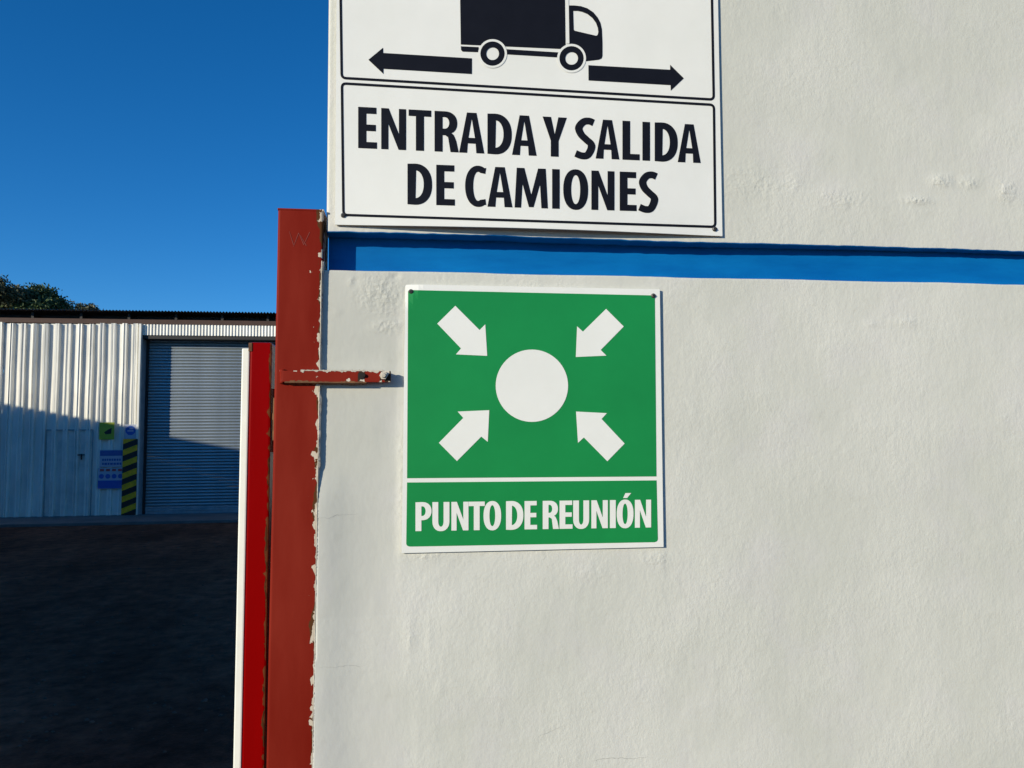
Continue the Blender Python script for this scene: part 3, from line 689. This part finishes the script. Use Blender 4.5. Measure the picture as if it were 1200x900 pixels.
for k in range(n_+1):
    px_ = 333+96*k/n_; q = onY(px_, 448.5, YB-.003); u_ = q[0]-bx; dn = 0.0006+0.0022*max(0.0, float(fbm(np.array([px_*.45]), np.array([12.2]), 4)[0])*2.4-.8)
    V += [(u_, -0.0033, 0.0006+dn), (u_, -0.0034, -.0004), (u_, 0.006, -.0012-dn)]
    if k: o_ = 3*k; F += [(o_-3, o_, o_+1, o_-2), (o_-2, o_+1, o_+2, o_-1)]
mesh_obj('bottom_shade', V, F, 'rust', bar)  # ragged dark ribbon, puts the shadow along the bar's bottom edge into colour
p = onY(449.5, 440, YB-.003); V, F = merge(cyl_data((p[0]-bx, -0.003, p[2]-bar.location.z), (0, -1, 0), 0.0062, 0.0045, 6), cyl_data((p[0]-bx, -0.0074, p[2]-bar.location.z), (0, -1, 0), 0.0036, 0.005, 10, 0.003), cyl_data((p[0]-bx, 0.003, p[2]-bar.location.z), (0, 1, 0), 0.0034, 0.03, 8))
mesh_obj('bolt', V, F, 'mortar', bar)
p = onY(423.5, 440.5, YB-.003); V, F = merge(cyl_data((p[0]-bx, -0.0022, p[2]-bar.location.z), (0, -1, 0), 0.0052, 0.0016, 12), cyl_data((p[0]-bx+.003, -0.0036, p[2]-bar.location.z+.001), (0, -1, 0), 0.0028, 0.003, 6))
mesh_obj('bolt', V, F, 'dark', bar)

# ================================================================== OPEN GATE LEAF
YG = 0.030
sTL, sTR = onY(293.2, 401, YG), onY(318.6, 401, YG); sB = onY(283.4, 880, YG); sBR = onY(309, 880, YG)
sw = 0.0400; gxl = (sTL[0]+sB[0])/2; gtop = sTL[2]
gate = empty('gate_leaf', (gxl+sw/2, YG, 0.06))
tag(gate, 'open gate leaf with bright red steel frame and white sheet cladding', 'gate')
gate.rotation_euler = (0, math.atan((sTL[0]-sB[0])/(sTL[2]-sB[2])), 0); gate.location.x = sTL[0]+(sTR[0]-sTL[0])/2-(sTL[0]-sB[0])/(sTL[2]-sB[2])*(sTL[2]-.06)
def tube(name, b, m, c=0.003): return box(name, b, m, gate, c=c)
hs = (sTR[0]-sTL[0])/2; GL = 1.9
tube('stile', (-hs, hs, 0, 0.04, 0.0, gtop-0.06), 'stile')
tube('stile', (-hs, hs, GL-.04, GL, 0.0, gtop-0.06), 'stile')
tube('rail', (-hs+.001, hs-.001, 0.041, GL-.041, gtop-0.101, gtop-0.061), 'stile')
tube('rail', (-hs+.001, hs-.001, 0.041, GL-.041, 0.001, 0.041), 'stile')
tube('rail', (-hs+.001, hs-.001, 0.041, GL-.041, 0.90, 0.94), 'stile')
wl = onY(284.0, 650, YG)[0]; wr = onY(292.0, 650, YG)[0]; wtop = onY(290, 408, YG)[2]
box('sheet_cladding', (-hs-.0122, -hs-.0010, 0.001, GL, 0.02, wtop-.06), 'gate_white', gate, c=0.002)
V, F = merge(*[cyl_data((-hs-.0135+.001*k, 0.02, wtop-.06+.003), (0, 0, 1), 0.0016, 0.006, 6) for k in range(1)])
h = onY(321.5, 490, YG-.004)
V, F = merge(cyl_data((hs+.0065, 0.008, onY(321, 516, YG)[2]-.06), (0, 0, 1), 0.0060, onY(321, 466, YG)[2]-onY(321, 516, YG)[2], 14), cyl_data((hs+.0065, 0.008, onY(321, 492, YG)[2]-.06), (0, 0, 1), 0.0070, 0.010, 14))
hg = mesh_obj('hinge', V, F, 'rust', gate, smooth=False)
V, F = box_data(hs+.0005, hs+.0065, 0.0085, 0.013, onY(321, 530, YG)[2]-.06, onY(321, 455, YG)[2]-.06); mesh_obj('hinge_plate', V, F, 'rust', hg)
V, F = cyl_data((hs+.0108, 0.020, onY(321, 463, YG)[2]-.06), (0, 0, 1), 0.0042, onY(321, 399, YG)[2]-onY(321, 463, YG)[2], 14); mesh_obj('hinge_pin', V, F, 'gate_white', hg, smooth=True)
V, F = box_data(hs+.0005, hs+.0065, 0.0085, 0.013, 0.25, 0.33); mesh_obj('hinge_plate', V, F, 'rust', hg)
box('gap_sheet', (hs-.006, hs-.003, .041, GL-.001, .042, gtop-.102), 'stile', gate)  # red sheet added so the gap beside the post stays dark
V, F = box_data(-hs-.0022, -hs+.0032, -.0012, .004, gtop-.06-.014, gtop-.06-.001, c=.0008); mesh_obj('weld', V, F, 'rust', gate)

# ================================================================== SHED
YS = onZ(165, 606)[1]                       # front face of the shed
def S(px, py, n=0.0): p = onY(px, py, YS+n); return p[0], p[2]
XC = S(163.5, 450)[0]                       # corner where cladding ends and the door bay starts
ZE = S(100, 379)[1]                         # top of cladding
shed = empty('warehouse', (XC, YS, 0))
tag(shed, 'corrugated white metal warehouse with grey roller door across the yard', 'building')
PITCHR = 0.2215; DEP = 0.062
def rib_profile(npitch):
    pr = []
    for k in range(npitch):
        b = k*PITCHR
        for x, d in ((0, 0), (.094, 0), (.106, -DEP), (.132, -DEP), (.139, -DEP+.012), (.156, -DEP+.012), (.163, -DEP), (.190, -DEP), (.202, 0)): pr.append((b+x, d))
    pr.append((npitch*PITCHR, 0)); return pr
def sheet_mesh(name, npitch, z0, z1, m, nz=14, dent=0.0, seed=0):
    pr = rib_profile(npitch); jr = np.random.default_rng(seed+50)
    pr = [(x+jr.uniform(-.006, .006), d*jr.uniform(.8, 1.12)) if 0 < k < len(pr)-1 else (x, d) for k, (x, d) in enumerate(pr)]; zs = np.linspace(z0, z1, nz); V = []; F = []
    for x, d in pr:
        for zz in zs:
            wob = 0.006*(vnoise(np.array([x*3+seed*7.7]), np.array([zz*1.6+seed]))[0]-0.5); V.append((x+wob, d+wob*1.3, zz))
    for i in range(len(pr)-1):
        for j in range(nz-1): F.append((i*nz+j, (i+1)*nz+j, (i+1)*nz+j+1, i*nz+j+1))
    me = bpy.data.meshes.new(name); me.from_pydata(V, [], F); me.materials.append(MT[m]); return me
meshes = [sheet_mesh('cladding_sheet', 4, 0.02, ZE-.010*(k % 3), 'sheet', seed=k) for k in range(5)]
for k in range(12):
    x = -(k+1)*4*PITCHR-0.012
    o = share('cladding_sheet', meshes[k % 5], shed, (x, -0.001*(k % 2), random.uniform(-.008, .008)), (0, radians(random.uniform(-.10, .10)), 0))
XW = -12*4*PITCHR-.02
DREC = 0.31; DW = 4.6
# corner trim, jamb, lintel, head strip
box('corner_trim', (-0.010, 0.035, -0.095, 0.004, 0.02, ZE-.004), 'sheet', shed, c=.004)
box('jamb', (0.012, 0.034, 0.006, DREC+.05, 0.02, ZE-.005), 'bottom_bar', shed)
zh = S(240, 393.5)[1]
box('lintel', (0.036, DW, -0.002, DREC+.04, zh-.075, zh-.002), 'timber', shed)
def sine_sheet(name, x0, x1, y0, y1, z0, z1, pitch, amp, m, parent, vertical=True):
    n = int((x1-x0)/pitch*8); V = []; F = []
    for i in range(n+1):
        x = x0+(x1-x0)*i/n; o = amp*sin(2*pi*(x-x0)/pitch)
        for t in (0, 1):
            V.append((x, y0+o, z0 if t == 0 else z1) if vertical else (x, y0+(y1-y0)*t, z0+(z1-z0)*t+o))
    for i in range(n): F.append((2*i, 2*i+2, 2*i+3, 2*i+1))
    return mesh_obj(name, V, F, m, parent, smooth=True)
sine_sheet('head_cladding', 0.037, DW+.1, -0.018, 0, zh, ZE-.006, 0.0655, 0.011, 'sheet', shed)
# roller door
door = bpy.data.objects.new('roller_door', None); COL.objects.link(door); door.parent = shed; door.location = (0.036, DREC, 0)
SL = 0.0665; nsl = int((zh-.08-0.19)/SL)+1
prof = [(0.0, 0.004), (0.005, -.007), (0.016, -.014), (0.030, -.0165), (0.045, -.014), (0.058, -.006), (0.0662, 0.004)]
V = []; F = []
for i, x in enumerate((0, DW-.04)):
    for zz, y in prof: V.append((x, y, zz))
m_ = len(prof)
for j in range(m_-1): F.append((j, m_+j, m_+j+1, j+1))
sm = bpy.data.meshes.new('slat'); sm.from_pydata(V, [], F); sm.materials.append(MT['slat'])
for k in range(nsl): share('slat', sm, door, (0, random.uniform(-.0015, .0015), 0.19+k*SL), (radians(random.uniform(-1.5, 1.5)), 0, 0))
V, F = merge(box_data(0, DW-.04, -.012, .012, .02, .085, c=.003), box_data(0, DW-.04, -.022, .010, .090, .135, c=.004), box_data(0, DW-.04, -.014, .010, .140, .187, c=.003))
mesh_obj('bottom_rail', V, F, 'bottom_bar', door)
box('guide_channel', (0.002, 0.05, -.05, -.016, 0.02, zh-.08), 'timber', door)
# right of the door, sides, back
for k in range(6): share('cladding_sheet', meshes[(k+2) % 5], shed, (DW+.034+k*4*PITCHR, -0.001*(k % 2), random.uniform(-.008, .008)), (0, radians(random.uniform(-.10, .10)), 0))
box('jamb', (DW+.001, DW+.03, .031, DREC+.05, 0.02, ZE-.01), 'timber', shed)
box('side_wall', (XW, XW+.03, 0.05, 9.0, 0.02, ZE-.3), 'sheet', shed)
box('side_wall', (DW+4.96, DW+4.99, 0.05, 9.0, 0.02, ZE-.3), 'sheet', shed)
box('back_wall', (XW+.031, DW+4.95, 8.97, 9.0, 0.02, ZE-.3), 'sheet', shed)
box('floor_slab', (XW, DW+5, 0.05, 9.0, 0.004, 0.019), 'concrete', shed)
# eaves beam, rafters, roof
zb0, zb1 = ZE-.004, S(100, 373.5)[1]
box('eaves_beam', (XW, DW+5, -0.012, 0.06, zb0+.002, zb1), 'beam', shed, c=.004)
RO_ = 0.14
pe = onY(160, 363.3, YS-RO_); ze = pe[2]-0.014
gap = ze-.016-zb1
for k in range(-12, 11):
    x = S(36, 368)[0]-XC+k*0.955
    V, F = box_data(-.025, .025, .08, 9.1, .003, gap-.004); V = [(a, b, c+zb1-b*.035) for a, b, c in V]
    o = mesh_obj('rafter', V, F, 'timber', shed); o.location.x = x
box('dark_gap_board', (XW, DW+5, 0.35, 0.37, zb1-.3, zb1+gap-.02), 'timber', shed)  # added dark board standing for the unlit interior behind the eaves gap
sl_ = -0.035
V = []; F = []
x0, x1 = XW-.3, DW+5.3; pitch = 0.0655; n = int((x1-x0)/pitch*8)
ys = [(-RO_, ze), (0.0, ze-.005), (9.3, ze-.33)]
for i in range(n+1):
    x = x0+(x1-x0)*i/n; o_ = 0.014*sin(2*pi*(x-x0)/pitch)
    for y, zz in ys: V.append((x, y, zz+o_))
for i in range(n):
    for j in range(2): F.append((3*i+j, 3*i+3+j, 3*i+4+j, 3*i+1+j))
mesh_obj('roof', V, F, 'roof', shed, smooth=True)
# small door cut into the cladding
wd0, wd1 = S(49, 560)[0]-XC, S(103.5, 560)[0]-XC; wtop_ = S(76, 504.5)[1]
npd = 4
me = sheet_mesh('door_sheet', npd, 0.03, wtop_, 'sheet_door', seed=5)
wdoor = share('door', me, shed, (-4*PITCHR*2-.012+.0, -0.010, 0)); wdoor['label'] = 'plain grey white service door cut into the cladding'
xoff = wd0-(-4*PITCHR*2-.012)
wdoor.location.x = -4*PITCHR*2-.012+round(xoff/PITCHR)*PITCHR
dx = wdoor.location.x
for b in ((0.0, npd*PITCHR, wtop_+.001, wtop_+.022), ):
    V, F = box_data(b[0], b[1], -.040, .008, b[2], b[3]); mesh_obj('frame', V, F, 'bottom_bar', wdoor)
for xx in (-.012, npd*PITCHR+.001):
    V, F = box_data(xx, xx+.012, -.012, .008, .03, wtop_+.02); mesh_obj('frame', V, F, 'bottom_bar', wdoor)
hx, hz = S(97, 533)[0]-XC-dx, S(97, 533)[1]
V, F = merge(box_data(hx-.10, hx+.06, -.056, -.042, hz-.012, hz+.012, c=.003), box_data(hx-.02, hx+.005, -.043, -.03, hz-.10, hz+.02))
mesh_obj('handle', V, F, 'timber', wdoor)

# concrete apron in front of the shed
V, F = box_data(XC+XW, XC+DW+5, YS-1.45, YS+.049, -.02, .055, c=.01)
V = [(a+(0.03*sin(a*1.7)+.02*sin(a*5.1) if b < YS-1 else 0), b+(0.05*sin(a*.9) if b < YS-1 else 0), c) for a, b, c in V]
o = mesh_obj('apron', V, F, 'concrete'); tag(o, 'low concrete apron along the foot of the warehouse', 'pavement', kind='structure')

# ------------------------------------------------------------------ hazard striped guard at the shed corner
hx0, hx1 = S(143.5, 560, -.09)[0], S(160.5, 560, -.09)[0]; hz1 = S(152, 514.5, -.09)[1]
guard = empty('corner_guard', ((hx0+hx1)/2, YS-.10, .056)); W_ = (hx1-hx0)/2; H_ = hz1-.056
tag(guard, 'black and yellow diagonally striped guard plate at the roller door corner', 'guard')
box('plate', (-W_, W_, -.012, .045, 0, H_), 'black', guard)
def clip(poly, a, b, c):
    out = []
    for i in range(len(poly)):
        p, q = poly[i-1], poly[i]; dp, dq = a*p[0]+b*p[1]-c, a*q[0]+b*q[1]-c
        if (dp <= 0) != (dq <= 0): t = dp/(dp-dq); out.append((p[0]+(q[0]-p[0])*t, p[1]+(q[1]-p[1])*t))
        if dq <= 0: out.append(q)
    return out
pit = 0.242; rise = 0.115
for k in range(-1, 8):
    zb = 0.015+k*pit
    poly = [(-W_, zb), (W_, zb+rise), (W_, zb+rise+pit*.5), (-W_, zb+pit*.5)]
    poly = clip(poly, 0, -1, 0); poly = clip(poly, 0, 1, H_) if len(poly) > 2 else poly
    if len(poly) < 3: continue
    n = len(poly); V = [(x, -.0155, zz) for x, zz in poly]+[(x, -.012, zz) for x, zz in poly]
    F = [tuple(range(n))]+[(i, (i+1) % n, n+(i+1) % n, n+i) for i in range(n)]
    o = mesh_obj('stripe', V, F, 'yellow', guard)

# ------------------------------------------------------------------ little signs on the cladding
YN = -DEP-.012
def plate(name, pxa, pya, pxb, pyb, m, label):
    a = S(pxa, pya, YN); b = S(pxb, pyb, YN)
    e = empty(name, ((a[0]+b[0])/2, YS+YN, b[1])); hw_ = (b[0]-a[0])/2; hh_ = a[1]-b[1]
    tag(e, label, 'sign'); box('panel', (-hw_, hw_, 0, .010, 0, hh_), m, e, c=.002); return e, hw_, hh_
def sub(e, name, b, m, d=.003): return box(name, (b[0], b[1], -d, -.0004, b[2], b[3]), m, e)
e, a, b = plate('caution_sign', 116.5, 495, 133.5, 515, 'caution', 'small yellow green sign with dark mark on the warehouse cladding')
V = [(-a*.1, -.003, b*.30), (a*.62, -.003, b*.34), (a*.66, -.003, b*.68), (a*.2, -.003, b*.58), (-a*.35, -.003, b*.42)]
mesh_obj('mark', V+[(x, -.0004, zz) for x, _, zz in V], [(0, 1, 2, 3, 4)]+[(i, (i+1) % 5, 5+(i+1) % 5, 5+i) for i in range(5)], 'timber', e)
e, a, b = plate('mandatory_sign', 146, 497.5, 159.8, 514, 'notice', 'small white plate with blue disc above the striped corner guard')
V, F = cyl_data((0, -.0004, b*.58), (0, -1, 0), a*.82, .003, 24); disc = mesh_obj('disc', V, F, 'notice_blue', e)
V, F = box_data(-a*.5, a*.5, -.0052, -.0036, b*.50, b*.60); mesh_obj('mark', V, F, 'notice', disc)
V, F = box_data(-a*.2, a*.45, -.0052, -.0036, b*.66, b*.74); mesh_obj('mark', V, F, 'notice', disc)
e, a, b = plate('notice_board', 117, 527.5, 145, 547, 'notice', 'pale notice board with violet header and two printed lines on the cladding')
sub(e, 'header', (-a*.97, a*.97, b*.66, b*.98), 'notice_violet')
def words(e, a, zz, hgt, n, m):
    x = -a*.78
    while x < a*.74:
        wd = random.uniform(.03, .055); sub(e, 'printed_word', (x, min(x+wd, a*.8), zz, zz+hgt), m); x += wd+.012
words(e, a, b*.36, b*.13, 5, 'notice_violet'); words(e, a, b*.12, b*.13, 5, 'notice_violet')
e, a, b = plate('instruction_board', 115, 548.5, 145, 572.5, 'notice', 'board with red marks, four blue discs and blue lower panel on the cladding')
sub(e, 'blue_panel', (-a*.98, a*.98, b*.02, b*.40), 'notice_blue')
for k in range(4):
    V, F = cyl_data((-a*.72+k*a*.48, -.0004, b*.60), (0, -1, 0), a*.19, .003, 18); mesh_obj('disc', V, F, 'notice_blue', e)
for k in range(4): sub(e, 'red_mark', (-a*.85+k*a*.46, -a*.55+k*a*.46, b*.84, b*.95), 'notice_red')

# ================================================================== out of frame: block and wall placed and sized to throw the yard into shade
sb = empty('added_shade_block', (-10.9, 8.0, 0)); sb.rotation_euler = (0, 0, radians(-45))  # added block, never in view; its top edge is set to cast the warehouse shadow
tag(sb, 'long white rendered block added out of view to shade the yard and warehouse', 'building')
box('wall', (-10.0, 7.1, -3.4, 0.0, 0, 4.38), 'render', sb)
box('parapet', (-10.05, 7.15, -3.45, 0.03, 4.381, 4.5), 'concrete', sb, c=.01)
for k in range(4):
    f = box('window', (-6+k*3.4, -4.6+k*3.4, 0.001, 0.03, 1.6, 2.6), 'timber', sb); box('sill', (-6.05+k*3.4, -4.55+k*3.4, 0.001, .07, 1.53, 1.598), 'concrete', f)
ow = empty('perimeter_wall', (-12, 0.1, 0)); tag(ow, 'pale plastered perimeter wall on the far side of the gateway', 'wall')
box('masonry', (-14, 7.7, -.1, .1, 0, 3.2), 'render', ow); box('coping', (-14.02, 7.72, -.13, .13, 3.201, 3.26), 'concrete', ow, c=.006)
gp = box('gate_post', (-.0375, .0375, -.0375, .0375, 0, 1.94), 'post', None, c=.0035); gp.location = (-4.25, .1, 0)
tag(gp, 'brown red square steel gate post at the perimeter wall beyond the gateway', 'post')

# ================================================================== TREES behind the shed
def tree(px, py, Yd, rx, leafm, label, nleaf, seed, squash=0.62, dens=1.0):
    rg = np.random.default_rng(seed); top = onY(px, py, Yd); H = top[2]; x0 = top[0]
    t = empty('tree', (x0, Yd, 0)); tag(t, label, 'tree', 'trees behind the warehouse')
    V = []; F = []
    def limb(p, q, r0, r1, n=6, seg=6):
        nonlocal V, F
        p = Vector(p); q = Vector(q); ax = (q-p); b = len(V)
        qt = ax.to_track_quat('Z', 'Y'); bend = Vector(rg.normal(0, .06, 3))*ax.length
        for s in range(seg+1):
            u = s/seg; c = p+ax*u+bend*sin(pi*u); r = r0+(r1-r0)*u
            for k in range(n): a = 2*pi*k/n; V.append(tuple(c+qt @ Vector((r*cos(a), r*sin(a), 0))))
        for s in range(seg):
            for k in range(n): F.append((b+s*n+k, b+s*n+(k+1) % n, b+(s+1)*n+(k+1) % n, b+(s+1)*n+k))
    ch = rx*2*squash; cz = H-ch*0.5
    limb((0, 0, 0), (0, 0, cz), .22, .11)
    clumps = []
    for k in range(26):
        d = rg.normal(0, 1, 3); d /= np.linalg.norm(d); rr = rg.uniform(.45, 1.0)
        c = np.array([d[0]*rx*rr, d[1]*rx*rr*.8, cz+d[2]*ch*.5*rr]); c[2] = min(c[2], H-.25)
        clumps.append((c, rg.uniform(.22, .40)*rx))
        if k < 16: limb((0, 0, cz-ch*.4+rg.uniform(0, .3)*ch), c, .06, .012, 5, 4)
    mesh_obj('trunk', V, F, 'bark', t)
    LV = []; LF = []
    for k in range(nleaf):
        c, r = clumps[int(rg.integers(len(clumps)))]
        p = c+np.clip(rg.normal(0, .48, 3), -.95, .95)*r*np.array([1, 1, .75])
        s = rg.uniform(.035, .085); a = rg.normal(0, 1, 3); a /= np.linalg.norm(a); b = np.cross(a, rg.normal(0, 1, 3)); b /= np.linalg.norm(b)
        o = len(LV); LV += [p-a*s, p+b*s*.42, p+a*s, p-b*s*.42]; LF.append((o, o+1, o+2, o+3))
    mesh_obj('crown', LV, LF, leafm, t)
tree(34, 338, 29, 1.25, 'leaf', 'dark green bushy tree rising behind the warehouse roof', 26000, 3)
tree(58, 347, 30, 1.1, 'leaf', 'low dark green tree behind the roof, beside the bushy one', 20000, 5)
tree(1, 325, 28, 0.9, 'leaf_olive', 'tallest olive brown tree above the warehouse roof', 13000, 8)
tree(90, 354, 33, 0.9, 'leaf_olive', 'thin olive tree barely showing above the roof edge', 7000, 11)
SC.render.resolution_x = 1024; SC.render.resolution_y = 768
